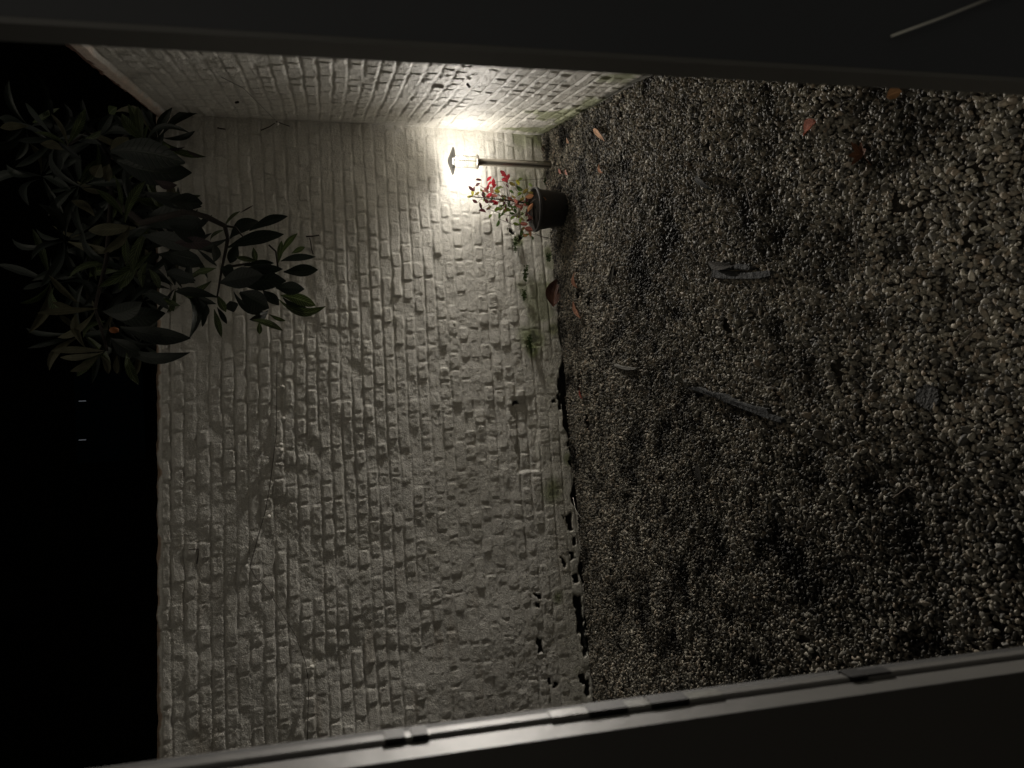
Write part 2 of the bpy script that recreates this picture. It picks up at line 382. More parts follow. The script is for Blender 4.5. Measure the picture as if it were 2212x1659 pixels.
# only ground the doorway looks onto (with margin for a step to the side)
keep &= (GX > -.62*GY-.75) & (GX < .62*GY+.75)
keep &= rg.rand(GX.size) > hole*.9
GX, GY = GX[keep], GY[keep]; n1, n2, n3 = n1[keep], n2[keep], n3[keep]; dbk = dbk[keep]
GZ = .001+.009*n2+.006*n3+rg.uniform(-.003, .005, GX.size)
dirt_and_light = np.clip(1.02+.45*n1+1.5*np.minimum(0, n2+.02)+1.0*np.minimum(0, n3+.05)-.3*ss(dbk, .3, 0)+.32*ss(GX, -.2, .9)*ss(GY, 2.9, 1.5), .10, 1.6)  # mossy dirt darkens; light from the house painted in as brighter near-right pebbles
print('pebbles', GX.size)
pm = bpy.data.meshes.new('gravel'); pm.vertices.add(GX.size); pm.vertices.foreach_set('co', np.stack([GX, GY, GZ], 1).astype(np.float32).ravel())
def fattr(n, t, a):
    q = pm.attributes.new(n, t, 'POINT'); q.data.foreach_set('vector' if t == 'FLOAT_VECTOR' else 'value', a.ravel())
fattr('dirt_and_light', 'FLOAT', dirt_and_light.astype(np.float32))
rot = np.stack([rg.normal(0, .8, GX.size), rg.normal(0, .8, GX.size), rg.uniform(0, 6.28, GX.size)], 1).astype(np.float32)
s0 = .0049*np.exp(rg.normal(0, .26, GX.size)); s0 *= 1+.0*GX; big = rg.rand(GX.size) < .05; s0[big] *= 1.3
scl = np.stack([s0*rg.uniform(1.0, 1.75, GX.size), s0*rg.uniform(.8, 1.1, GX.size), s0*rg.uniform(.55, .95, GX.size)], 1).astype(np.float32)
fattr('rot', 'FLOAT_VECTOR', rot); fattr('scl', 'FLOAT_VECTOR', scl)
fattr('pick', 'INT', rg.randint(0, 5, GX.size).astype(np.int32))
pm.materials.append(PEB); pm.update()
gv = bpy.data.objects.new('gravel', pm); col.objects.link(gv); tag(gv, 'loose grey and tan pea gravel covering the yard floor', 'gravel', kind='stuff')
ng = bpy.data.node_groups.new('pebble_scatter', 'GeometryNodeTree')
ng.interface.new_socket('Geometry', in_out='INPUT', socket_type='NodeSocketGeometry'); ng.interface.new_socket('Geometry', in_out='OUTPUT', socket_type='NodeSocketGeometry')
g = ng.nodes; L = ng.links
gi = g.new('NodeGroupInput'); go = g.new('NodeGroupOutput')
j = g.new('GeometryNodeJoinGeometry')
for k in range(5):
    ico = g.new('GeometryNodeMeshIcoSphere'); ico.inputs['Radius'].default_value = 1; ico.inputs['Subdivisions'].default_value = 3 if k < 3 else 2
    sp = g.new('GeometryNodeSetPosition'); no = g.new('ShaderNodeTexNoise'); no.noise_dimensions = '4D'; no.inputs['W'].default_value = k*7.3+1; no.inputs['Scale'].default_value = .75; no.inputs['Detail'].default_value = 1
    v = g.new('ShaderNodeVectorMath'); v.operation = 'SUBTRACT'; v.inputs[1].default_value = (.5, .5, .5)
    w = g.new('ShaderNodeVectorMath'); w.operation = 'SCALE'; w.inputs['Scale'].default_value = 1.5
    L.new(no.outputs['Color'], v.inputs[0]); L.new(v.outputs[0], w.inputs[0]); L.new(w.outputs[0], sp.inputs['Offset'])
    L.new(ico.outputs['Mesh'], sp.inputs['Geometry'])
    sm = g.new('GeometryNodeSetShadeSmooth'); L.new(sp.outputs[0], sm.inputs['Geometry'])
    mt = g.new('GeometryNodeSetMaterial'); mt.inputs['Material'].default_value = PEB; L.new(sm.outputs[0], mt.inputs['Geometry'])
    gt = g.new('GeometryNodeGeometryToInstance'); L.new(mt.outputs[0], gt.inputs[0]); L.new(gt.outputs[0], j.inputs[0])
ip = g.new('GeometryNodeInstanceOnPoints'); ip.inputs['Pick Instance'].default_value = True
def na(n, t):
    a = g.new('GeometryNodeInputNamedAttribute'); a.data_type = t; a.inputs['Name'].default_value = n; return a.outputs[0]
m2p = g.new('GeometryNodeMeshToPoints'); L.new(gi.outputs[0], m2p.inputs[0]); m2p.inputs['Radius'].default_value = .001
L.new(m2p.outputs[0], ip.inputs['Points']); L.new(j.outputs[0], ip.inputs['Instance'])
L.new(na('pick', 'INT'), ip.inputs['Instance Index']); L.new(na('scl', 'FLOAT_VECTOR'), ip.inputs['Scale'])
e2r = g.new('FunctionNodeEulerToRotation'); L.new(na('rot', 'FLOAT_VECTOR'), e2r.inputs[0]); L.new(e2r.outputs[0], ip.inputs['Rotation'])
L.new(ip.outputs[0], go.inputs[0])
mod = gv.modifiers.new('scatter', 'NODES'); mod.node_group = ng

# ------------------------------------------------------------------ garden lamp
steel = material('brushed_steel', (.30, .28, .25), .30, .1, 30, .15, 200, metal=1)
capm = material('light_leaking_lamp_cap', (.22, .22, .21), .5, .08, 30)
_n = capm.node_tree; _t = _n.nodes.new('ShaderNodeBsdfTransparent'); _m = _n.nodes.new('ShaderNodeMixShader'); _m.inputs[0].default_value = .28  # opaque cap made partly transparent so lamp light reaches the wall above
_n.links.new(_n.nodes['Principled BSDF'].outputs[0], _m.inputs[1]); _n.links.new(_t.outputs[0], _m.inputs[2]); _n.links.new(_m.outputs[0], _n.nodes['Material Output'].inputs[0])
lb = gnd(*Z1(1690, 580))
lamp = empty('garden_lamp', (lb.x, lb.y, 0))
tag(lamp, 'lit stainless steel garden bollard lamp with cone cap in front of the wall corner', 'lamp')
top = dep(*Z1(860, 560), 1); # direction only
q = MB(); q.lathe((lb.x, lb.y, 0), [(.0, -.02), (.036, -.02), (.036, .012), (.030, .016), (.023, .016)]); q.build('base_plate', steel, lamp)
q = MB(); q.lathe((lb.x, lb.y, 0), [(.0215, 0), (.0215, .468), (.0, .468)]); q.build('post', steel, lamp)
q = MB(); q.lathe((lb.x, lb.y, 0), [(.0, .468), (.040, .468), (.0425, .471), (.0425, .477), (.036, .480), (.0, .480)]); q.build('collar', steel, lamp)
gl = bpy.data.materials.new('clear_glass'); gl.use_nodes = True; nt = gl.node_tree
fr = N(gl, 'ShaderNodeLayerWeight'); fr.inputs[0].default_value = .25; tr = N(gl, 'ShaderNodeBsdfTransparent'); tr.inputs[0].default_value = (.94, .95, .92, 1)
gs = N(gl, 'ShaderNodeBsdfGlossy'); gs.inputs['Roughness'].default_value = .05; ms = N(gl, 'ShaderNodeMixShader')
nt.links.new(fr.outputs['Facing'], ms.inputs[0]); nt.links.new(tr.outputs[0], ms.inputs[1]); nt.links.new(gs.outputs[0], ms.inputs[2]); nt.links.new(ms.outputs[0], nt.nodes['Material Output'].inputs[0])
q = MB(); q.lathe((lb.x, lb.y, 0), [(.034, .4805), (.034, .617)]); q.build('glass_cylinder', gl, lamp)
for k in range(3):
    a = -1.75+k*2*math.pi/3
    q = MB(); q.tube([(lb.x+.0385*math.cos(a), lb.y+.0385*math.sin(a), .478), (lb.x+.0385*math.cos(a), lb.y+.0385*math.sin(a), .624)], .0022, 8); q.build('rod', steel, lamp)
for z in (.535, .5435, .556):
    q = MB(); q.tube([(lb.x+.0365*math.cos(a*math.pi/16), lb.y+.0365*math.sin(a*math.pi/16), z) for a in range(33)], .0013, 6, cap=False); q.build('ring', steel, lamp)
q = MB(); q.lathe((lb.x, lb.y, 0), [(.0, .621), (.077, .618), (.080, .6195), (.079, .622), (.045, .636), (.012, .650), (.0, .652)]); q.build('cap', capm, lamp)
bm_ = bpy.data.materials.new('glowing_bulb'); bm_.use_nodes = True; nt = bm_.node_tree
em = N(bm_, 'ShaderNodeEmission'); em.inputs[0].default_value = (1, .95, .85, 1); em.inputs[1].default_value = 14
tr = N(bm_, 'ShaderNodeBsdfTransparent'); ms = N(bm_, 'ShaderNodeMixShader'); ms.inputs[0].default_value = .85
nt.links.new(em.outputs[0], ms.inputs[2]); nt.links.new(tr.outputs[0], ms.inputs[1])
nt.links.new(em.outputs[0], nt.nodes['Material Output'].inputs[0])
q = MB(); q.lathe((lb.x, lb.y, 0), [(.0, .585), (.016, .588), (.023, .598), (.024, .608), (.018, .6205), (0, .6205)], 24); q.build('bulb', bm_, lamp)
ld = bpy.data.lights.new('lamp_light', 'POINT'); ld.shadow_soft_size = .045; ld.color = (1, .925, .86)
ld.energy = 1.0; ld.use_nodes = True; nt = ld.node_tree; em = nt.nodes['Emission']
lf = nt.nodes.new('ShaderNodeLightFalloff'); lf.inputs['Strength'].default_value = 1.0; lf.inputs['Smooth'].default_value = 0
m1 = nt.nodes.new('ShaderNodeMath'); m1.operation = 'MULTIPLY'; m1.inputs[1].default_value = 23; nt.links.new(lf.outputs['Linear'], m1.inputs[0])
m2 = nt.nodes.new('ShaderNodeMath'); m2.operation = 'MULTIPLY_ADD'; m2.inputs[1].default_value = 29; nt.links.new(lf.outputs['Constant'], m2.inputs[0]); nt.links.new(m1.outputs[0], m2.inputs[2])
nt.links.new(m2.outputs[0], em.inputs['Strength'])
lo = bpy.data.objects.new('lamp_light', ld); lo.location = (lb.x, lb.y, .548); col.objects.link(lo)
lo.parent = lamp; lo.matrix_parent_inverse = Matrix.Translation(-lamp.location)

# ------------------------------------------------------------------ potted creeper
pb = gnd(*D(1216, 452)); pd = (pb-O).dot(F)
pot = empty('potted_plant', (pb.x, pb.y, 0)); tag(pot, 'black plastic pot holding a red and green leaved creeper beside the lamp', 'potted plant')
potm = material('black_pot_plastic', (.016, .016, .018), .6, .25, 12, .15, 80, col2=(.024, .019, .015))
ax = Vector((-.03, 0, 1)).normalized()
q = MB(); q.lathe((pb.x, pb.y, -.004), [(0, 0), (.088, 0), (.094, .006), (.098, .02), (.118, .155), (.121, .160), (.126, .162), (.130, .172), (.128, .184), (.122, .185), (.118, .178), (.112, .15), (.0, .15)], 48, ax=ax); q.build('pot', potm, pot)
q = MB(); q.lathe((pb.x-.005, pb.y, .0), [(0, .166), (.06, .170), (.116, .160)], 24, ax=ax); q.build('potting_soil', material('black_potting_soil', (.012, .010, .008), .95, .5, 40, 1, 90, spec=.1), pot)
stm = material('brown_stem', (.06, .035, .02), .7, .3, 30)
sb_, st_ = dep(*Z1(1470, 1010), pd), dep(*Z1(765, 928), pd)
q = MB(); q.tube([sb_, (sb_+st_)/2+Vector((.003, 0, 0)), st_], [.0045, .004, .0028], 8); q.build('stake', stm, pot)
cols = dict(R=(.46, .035, .05), P=(.42, .15, .12), D=(.09, .025, .03), O=(.22, .18, .05), Y=(.45, .42, .06), G=(.06, .11, .025), K=(.18, .26, .05), T=(.55, .27, .14))
keys = list(cols); lm = [leafmat('creeper_leaf_'+n, cols[k], rough=.5, trans=.45) for k, n in zip(keys, ['red', 'pink', 'plum', 'olive', 'yellow', 'green', 'lime', 'tan'])]
LV = """985,735,R 1140,665,R 1155,705,R 1192,722,R 1160,755,R 1030,770,R 990,785,R 1045,815,R 972,835,R 1020,855,P 958,862,P 870,745,D 860,798,D 790,842,D 828,840,D
850,895,O 800,890,Y 775,925,Y 925,910,D 985,912,R 1042,915,P 1075,872,Y 1098,832,O 1185,812,D 1245,785,O 1330,742,K 1300,775,Y 1322,836,G 1232,880,G 1322,906,K 1390,870,O
1442,888,O 1430,926,T 952,975,D 1050,1000,R 1120,972,O 1225,957,P 1160,1022,D 1282,982,P 1302,1032,P 1385,1005,P 1345,1052,P 892,1030,D 912,1095,D 828,980,D 982,1060,D
1000,1150,K 1080,1070,K 1112,1060,O 1092,1140,G 1082,1222,G 1202,1062,K 1240,1112,G 1250,1170,K 1182,1190,D 1272,1090,G 1282,1232,K 1440,1155,P 1370,1232,P 1420,1292,P
1440,1342,T 1360,1290,O 1340,1332,G 1392,1360,K 1390,1118,D 1060,1000,R 1075,860,K 1150,940,O 1210,1010,G 1170,1090,K 1130,1120,G 1300,1150,D 1330,1200,K 1240,1060,O 1010,985,D 1400,960,D 1350,960,O 1440,1050,T 1420,1090,D"""
q = MB(); q.v = []; st = MB(); fp = MB()
rl = random.Random(3)
for w in LV.split():
    a, b, k = w.split(','); a, b = float(a), float(b)
    dd = pd+rl.uniform(-.07, .07)
    c = dep(*Z1(a, b), dd); L_ = rl.uniform(.032, .048); an = rl.uniform(0, 6.28)
    if k in 'PT' : L_ *= 1.15
    dv = (RT*math.cos(an)+UP*math.sin(an)+F*rl.uniform(-.5, .5)).normalized()
    fp.leaf(c-dv*L_*.5, c+dv*L_*.5, L_*rl.uniform(.42, .58), bend=rl.uniform(-.12, .12), fold=rl.uniform(.05, .35), roll=rl.uniform(-.7, .7), m=keys.index(k), shape=.9, n=6, wob=.03)
    # petiole back to the stake
    tt = rl.uniform(.15, .5); s = sb_.lerp(st_, max(0, min(1, ((a-1470)/(765-1470))-.12)))
    mid = (c+s)/2+Vector((rl.uniform(-.01, .01), rl.uniform(-.01, .01), rl.uniform(-.02, .01)))
    if rl.random() < .75: st.tube([s, mid, c-dv*L_*.5], [.0011, .0009, .0006], 5)
for pts in [[(1470, 1000), (1250, 960), (1000, 880), (870, 800)], [(1480, 1050), (1300, 1150), (1150, 1130), (950, 1060)], [(1470, 900), (1150, 760), (1050, 770)], [(1610, 730), (1350, 750), (1160, 750)],
            [(1480, 1150), (1350, 1300), (1250, 1240), (1100, 1180)], [(1690, 1395), (1560, 1370), (1450, 1310)], [(1700, 1405), (1600, 1385), (1460, 1340)], [(1480, 1030), (1300, 1010), (1100, 985), (890, 960)], [(1570, 860), (1500, 830), (1440, 850)], [(1250, 960), (1100, 920), (900, 910)], [(1400, 1000), (1380, 900), (1430, 830)]]:
    st.tube([dep(*Z1(*c), pd+.02*math.sin(i*2)) for i, c in enumerate(pts)], .0014, 5)
for c, tp in [((1560, 945), (1548, 905)), ((1560, 945), (1540, 975)), ((1565, 945), (1620, 965))]:
    fp.leaf(dep(*Z1(*c), pd-.135), dep(*Z1(*tp), pd-.15), .020, m=7, n=6, shape=.9)
st.tube([dep(*Z1(1440, 1000), pd-.05), dep(*Z1(1490, 960), pd-.14), dep(*Z1(1560, 945), pd-.137)], .001, 5)
for k in range(46):
    t = rl.random(); a = 1470-640*t; b = 1010-70*t+rl.gauss(0, 120-40*t)+50*(1-t)
    dd = pd+rl.uniform(-.07, .08); c = dep(*Z1(a, b), dd); L_ = rl.uniform(.018, .036); an = rl.uniform(0, 6.28)
    dv = (RT*math.cos(an)+UP*math.sin(an)+F*rl.uniform(-.8, .8)).normalized()
    fp.leaf(c-dv*L_*.5, c+dv*L_*.5, L_*rl.uniform(.4, .55), bend=rl.uniform(-.2, .2), fold=rl.uniform(.1, .4), roll=rl.uniform(-1.1, 1.1), m=keys.index(rl.choice('OKGDPOKGT')), shape=.9, n=6, wob=.03)
    if k % 2: st.tube([sb_.lerp(st_, t*.8), c+Vector((0, 0, -.01)), c], [.001, .0008, .0006], 5)
fp.build('foliage', lm, pot); st.build('stem', stm, pot)

# ------------------------------------------------------------------ loquat tree hanging over the wall
LM = [leafmat('silhouette_tree_leaf', (.005, .012, .005), vein=(.010, .020, .008), rough=.5, trans=.08), leafmat('pale_lit_leaf', (.095, .092, .052), vein=(.14, .135, .08), rough=.75, trans=.12),  # backlit dark and dimly lit pale tones are painted into the leaf colours
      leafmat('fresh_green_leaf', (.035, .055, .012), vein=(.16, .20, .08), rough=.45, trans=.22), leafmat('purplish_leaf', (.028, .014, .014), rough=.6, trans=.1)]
bark = material('tree_bark', (.030, .022, .016), .85, .4, 25, .6, 60)
tb = Vector((1.35, 5.15, 0)); tree = empty('loquat_tree', tb); tag(tree, 'dark broad-leaved tree leaning over the wall, long drooping leaves and an orange fruit', 'tree')
fo = MB(); tw = MB()
def lf_(fn, a, b, w, m, d0, d1=None, bend=0., roll=None, s=1.3):
    k = {Z7: 1/2.553/4, Z2: 1/1.58/4, Z3: 1/1.58/4, D: 1024/2212}[fn]
    d1 = d0+random.uniform(-.1, .06) if d1 is None else d1
    fo.leaf(dep(*fn(*a), d0), dep(*fn(*b), d1), w*k/F_PX*d0*.92, bend=bend, fold=random.uniform(.08, .25), roll=random.uniform(-.25, .25) if roll is None else roll, m=m, shape=s, n=10, wob=.012)
f3 = 3.15
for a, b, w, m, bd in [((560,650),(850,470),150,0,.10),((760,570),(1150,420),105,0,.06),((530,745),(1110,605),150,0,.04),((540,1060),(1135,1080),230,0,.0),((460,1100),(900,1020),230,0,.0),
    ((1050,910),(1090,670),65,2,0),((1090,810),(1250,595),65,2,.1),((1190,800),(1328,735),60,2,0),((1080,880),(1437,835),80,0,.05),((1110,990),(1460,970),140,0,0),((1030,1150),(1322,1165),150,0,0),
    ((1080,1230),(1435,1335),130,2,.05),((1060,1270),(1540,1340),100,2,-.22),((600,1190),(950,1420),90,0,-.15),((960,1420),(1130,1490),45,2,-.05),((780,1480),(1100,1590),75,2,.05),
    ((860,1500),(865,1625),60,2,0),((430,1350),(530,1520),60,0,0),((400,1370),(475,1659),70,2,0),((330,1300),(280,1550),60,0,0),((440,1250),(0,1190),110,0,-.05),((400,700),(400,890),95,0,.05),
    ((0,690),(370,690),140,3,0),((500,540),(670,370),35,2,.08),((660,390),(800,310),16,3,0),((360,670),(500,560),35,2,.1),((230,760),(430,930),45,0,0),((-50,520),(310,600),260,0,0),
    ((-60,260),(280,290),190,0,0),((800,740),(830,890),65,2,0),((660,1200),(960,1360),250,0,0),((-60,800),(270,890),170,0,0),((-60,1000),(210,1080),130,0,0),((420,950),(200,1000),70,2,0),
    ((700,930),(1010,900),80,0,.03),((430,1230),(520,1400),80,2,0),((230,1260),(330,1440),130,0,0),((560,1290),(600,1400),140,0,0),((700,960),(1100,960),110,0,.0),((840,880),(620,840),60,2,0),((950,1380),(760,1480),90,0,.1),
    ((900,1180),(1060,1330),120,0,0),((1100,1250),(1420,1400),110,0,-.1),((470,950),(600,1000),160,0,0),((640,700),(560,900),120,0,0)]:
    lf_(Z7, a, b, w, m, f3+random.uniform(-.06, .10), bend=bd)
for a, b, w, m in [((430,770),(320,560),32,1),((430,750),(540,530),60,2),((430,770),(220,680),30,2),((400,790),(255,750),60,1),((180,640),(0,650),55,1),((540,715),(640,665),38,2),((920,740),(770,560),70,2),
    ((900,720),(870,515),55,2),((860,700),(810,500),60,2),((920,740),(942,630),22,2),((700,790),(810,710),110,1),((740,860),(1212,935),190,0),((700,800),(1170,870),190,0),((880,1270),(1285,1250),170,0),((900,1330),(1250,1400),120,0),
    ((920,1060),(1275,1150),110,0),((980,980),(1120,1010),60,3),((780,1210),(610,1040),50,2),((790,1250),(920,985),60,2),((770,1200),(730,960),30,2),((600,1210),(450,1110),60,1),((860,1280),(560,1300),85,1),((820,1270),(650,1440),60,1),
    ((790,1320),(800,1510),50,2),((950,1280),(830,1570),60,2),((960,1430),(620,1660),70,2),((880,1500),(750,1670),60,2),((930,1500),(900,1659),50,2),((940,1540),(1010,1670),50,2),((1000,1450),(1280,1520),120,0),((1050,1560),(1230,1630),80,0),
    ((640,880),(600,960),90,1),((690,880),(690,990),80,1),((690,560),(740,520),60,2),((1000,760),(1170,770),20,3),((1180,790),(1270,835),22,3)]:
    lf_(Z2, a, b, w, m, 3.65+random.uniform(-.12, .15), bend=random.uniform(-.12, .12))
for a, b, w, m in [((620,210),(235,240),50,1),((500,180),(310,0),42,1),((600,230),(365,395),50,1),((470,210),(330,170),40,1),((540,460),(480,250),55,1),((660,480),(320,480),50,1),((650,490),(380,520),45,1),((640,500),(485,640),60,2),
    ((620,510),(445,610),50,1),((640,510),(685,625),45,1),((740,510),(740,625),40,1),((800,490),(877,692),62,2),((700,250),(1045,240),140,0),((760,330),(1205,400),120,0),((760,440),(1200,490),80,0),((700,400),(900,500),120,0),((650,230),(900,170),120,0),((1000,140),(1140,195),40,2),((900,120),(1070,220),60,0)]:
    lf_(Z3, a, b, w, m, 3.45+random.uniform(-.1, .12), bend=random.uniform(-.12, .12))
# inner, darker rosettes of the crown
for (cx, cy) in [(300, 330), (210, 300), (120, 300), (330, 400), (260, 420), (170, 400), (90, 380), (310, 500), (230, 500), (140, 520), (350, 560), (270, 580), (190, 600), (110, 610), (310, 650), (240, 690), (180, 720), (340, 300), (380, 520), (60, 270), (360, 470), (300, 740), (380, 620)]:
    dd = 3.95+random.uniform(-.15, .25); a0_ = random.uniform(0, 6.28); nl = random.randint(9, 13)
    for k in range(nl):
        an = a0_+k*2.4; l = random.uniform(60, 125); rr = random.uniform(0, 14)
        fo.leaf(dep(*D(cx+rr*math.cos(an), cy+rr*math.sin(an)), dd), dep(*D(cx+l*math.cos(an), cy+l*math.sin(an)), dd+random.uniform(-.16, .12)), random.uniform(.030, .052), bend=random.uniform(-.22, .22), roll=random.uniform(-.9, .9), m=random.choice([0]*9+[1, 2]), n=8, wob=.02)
fo.build('foliage', LM, tree)
hub = dep(*D(230, 330), 4.5)
q = MB(); q.tube([tb+Vector((0, 0, -.05)), tb+Vector((-.02, -.02, 1)), tb+Vector((.05, -.05, 2)), hub], [.06, .05, .042, .03], 12); q.build('trunk', bark, tree)
def branch(pts, r0, r1):
    q = MB(); n = len(pts); q.tube(pts, [r0+(r1-r0)*i/(n-1) for i in range(n)], 8); q.build('branch', bark, tree)
branch([hub, dep(*D(240, 430), 4.05), dep(*Z2(900, 1250), 3.6), dep(*Z7(130, 370), 3.25), dep(*Z7(330, 430), 3.2), dep(*Z7(510, 520), f3), dep(*Z7(540, 640), f3), dep(*Z7(520, 760), f3), dep(*Z7(480, 950), f3), dep(*Z7(430, 1250), f3)], .02, .004)
branch([dep(*Z7(510, 520), f3), dep(*Z7(620, 535), f3), dep(*Z7(700, 640), f3+.02)], .006, .003)
branch([dep(*Z7(480, 950), f3), dep(*Z7(760, 900), f3+.04), dep(*Z7(1000, 960), f3), dep(*Z7(1060, 1150), f3)], .006, .003)
branch([dep(*Z7(960, 715), f3), dep(*Z7(1030, 780), f3), dep(*Z7(1050, 940), f3)], .004, .004)
branch([hub, dep(*D(200, 280), 4.0), dep(*Z2(430, 760), 3.7)], .018, .005)
branch([hub, dep(*D(300, 270), 4.0), dep(*Z2(910, 740), 3.65)], .014, .005)
branch([dep(*D(240, 430), 4.05), dep(*D(230, 560), 3.8), dep(*Z3(600, 210), 3.5), dep(*Z3(680, 480), 3.45)], .014, .005)
q = MB(); fc = dep(*Z3(722, 348), 3.38); q.lathe(fc-Vector((0, 0, .02)), [(0, 0), (.009, .003), (.014, .014), (.015, .022), (.012, .034), (.004, .041), (0, .042)], 20)
q.build('fruit', material('orange_fruit', (.28, .085, .012), .6, .2, 40), tree)

# ------------------------------------------------------------------ things fixed to the walls
iron = material('rusty_iron', (.035, .025, .018), .8, .4, 60, .4, 90)
cabm = material('dark_cable', (.07, .06, .05), .6, .1, 30)
knob = material('white_clip', (.62, .60, .54), .5, .1, 30)
def wp(x, y, off=.020, which=0):
    n = nR if which else nB; return onplane(x, y, C+n*off, n)
cp = [(1024*605/2212, 1024*760/2212), (277, 352), (276.6, 433), (274.5, 449), (270.5, 481), (266, 509), (258, 537), (250, 567), (256, 578), (264, 584), (278, 606), (296, 636), (305.5, 662), (309, 685), (308, 715), (307, 768)]
cab = empty('cable', wp(*cp[1])); tag(cab, 'thin dark cable sagging along the white wall between small white clips', 'cable')
q = MB(); q.tube([wp(*c) for c in cp], .0019, 6); q.build('wire', cabm, cab)
for c in [Z3(1785, 710), Z3(1790, 910), Z3(1775, 1075), Z3(1778, 1112), Z3(1700, 1530), (312, 667)]:
    P = wp(*c, .012); q = MB(); q.lathe(P, [(0, .016), (.010, .014), (.013, .006), (.013, 0), (.0, -.004)][::-1], 14, ax=nB.copy()); q.tube([P+nB*.008, P+nB*.010+Vector((0, 0, .016)), P+nB*.012+Vector((0, 0, .035))], .002, 6); q.build('clip', knob, cab)
def hook(pts, rad, name, label, cat, mat=iron, which=0, grp=None):
    q = MB(); q.tube([wp(*c, .014+.004*(i % 2), which) for i, c in enumerate(pts)], rad, 6); o = q.build(name, mat); return tag(o, label, cat, grp)
a = empty('wall_anchor', wp(*Z7(1400, 620))); tag(a, 'rusty wall anchor bar with a stained stem, right of the hanging leaves', 'wall anchor')
q = MB(); q.tube([wp(*Z7(1338, 628), .02), wp(*Z7(1400, 625), .02), wp(*Z7(1472, 614), .02)], .0045, 6); q.build('bar', iron, a)
q = MB(); q.tube([wp(*Z7(1375, 640), .016), wp(*Z7(1388, 700), .014), wp(*Z7(1395, 760), .013), wp(*Z7(1412, 810), .014)], .0030, 6); q.build('stem', iron, a)
hook([D(408, 1187), D(430, 1186), D(428, 1200), D(425, 1218)], .003, 'wall_hook', 'small bent iron hook high on the bare end of the long wall', 'hook')
a = empty('wire_insulator', wp(*Z2(1750, 620))); tag(a, 'small white round insulator with dark wire ends in the wall corner', 'insulator')
q = MB(); P = wp(*Z2(1750, 622), .045); q.lathe(P, [(0, -.003), (.014, 0), (.015, .008), (.009, .016), (0, .018)], 16, ax=nB.copy()); q.build('knob', knob, a)
q = MB(); q.tube([wp(*Z2(1650, 665), .016), wp(*Z2(1700, 645), .03), P+nB*.018, wp(*Z2(1830, 640), .02)], .003, 6); q.build('wire', cabm, a)
hook([Z2(1375, 650), Z2(1400, 655), Z2(1425, 658)], .004, 'nail', 'dark nail in the long wall above the white insulator', 'nail')
hook([Z2(1490, 490), Z2(1505, 487)], .006, 'nail', 'dark nail in the side wall near its top', 'nail', which=1)
hook([D(1010, 182), D(1014, 188)], .006, 'nail', 'dark nail in the side wall at the height of the lamp', 'nail', which=1)
q = MB(); q.tube([wp(*Z2(1400, 330), .02, 1), wp(*Z2(1540, 400), .02, 1), wp(*Z2(1640, 500), .02, 1), wp(*Z2(1740, 600), .02, 1)], .0014, 5); tag(q.build('string', cabm), 'thin grey string running down the side wall to the corner', 'string')

# moss and small creeping plants rooted in the wall foot
mosm = leafmat('moss_green', (.045, .075, .018), rough=.8, trans=.2)
for k, (x0, y0, x1, y1, t) in enumerate([(1108, 505, 1116, 548, 'dark green moss tuft on the long wall, nearest the pot foliage'), (1130, 572, 1140, 612, 'moss tuft on the long wall above the large curled leaf'), (1128, 625, 1136, 650, 'small moss tuft on the wall beside the curled leaf tip'),
        (1138, 722, 1150, 760, 'biggest moss pad low on the middle of the long wall'), (1180, 545, 1188, 565, 'moss tuft at the gravel line left of the pot'), (1176, 385, 1184, 400, 'moss tuft at the gravel line between lamp and pot')]):
    q = MB(); rk = random.Random(k)
    for i in range(80):
        x, y = rk.triangular(x0, x1), rk.triangular(y0, y1)
        c = wp(*D(x, y), .010+rk.uniform(0, .012)); an = rk.uniform(0, 6.28); l = rk.uniform(.008, .015)
        dv = (dB*math.cos(an)+Z*math.sin(an)+nB*rk.uniform(.1, .8)).normalized()
        q.leaf(c, c+dv*l, l*.6, fold=.2, n=3, shape=1.0, face=-nB)
    tag(q.build('moss_tuft', mosm), t, 'moss', 'moss tufts on the foot of the wall')

# ------------------------------------------------------------------ debris on the gravel
LG = 'dead leaves lying on the gravel'
def dead(pts, w, c, name, label, tilt=.02, rough=.7, grp=LG, lift=.012, maple=False):
    m = leafmat('dead_leaf_'+label.split()[0], c, rough=.8, trans=.1); m.node_tree.nodes['Principled BSDF'].inputs['Specular IOR Level'].default_value = .08
    a, b = gnd(*D(*pts[0]), lift), gnd(*D(*pts[1]), lift+tilt)
    q = MB()
    if maple:
        ctr = (a+b)/2; L_ = (b-a).length*.62; t = (b-a).normalized()
        for an in (-110, -55, 0, 55, 110):
            dv = Matrix.Rotation(R_(an), 3, 'Z') @ t
            q.leaf(ctr-dv*.004, ctr+dv*L_*(1 if an == 0 else .8)+Vector((0, 0, .008)), L_*.42, fold=.15, wob=.04, face=Vector((0, 0, -1)), shape=.9)
        q.tube([ctr, ctr-t*L_*.9], .001, 5)
    else: q.leaf(a, b, w, bend=random.uniform(-.12, .12), fold=random.uniform(.15, .4), roll=random.uniform(-.4, .4), n=9, wob=.04, shape=1.0, face=Vector((0, 0, -1)))
    o = q.build(name, m); tag(o, label, 'leaf', grp); return o
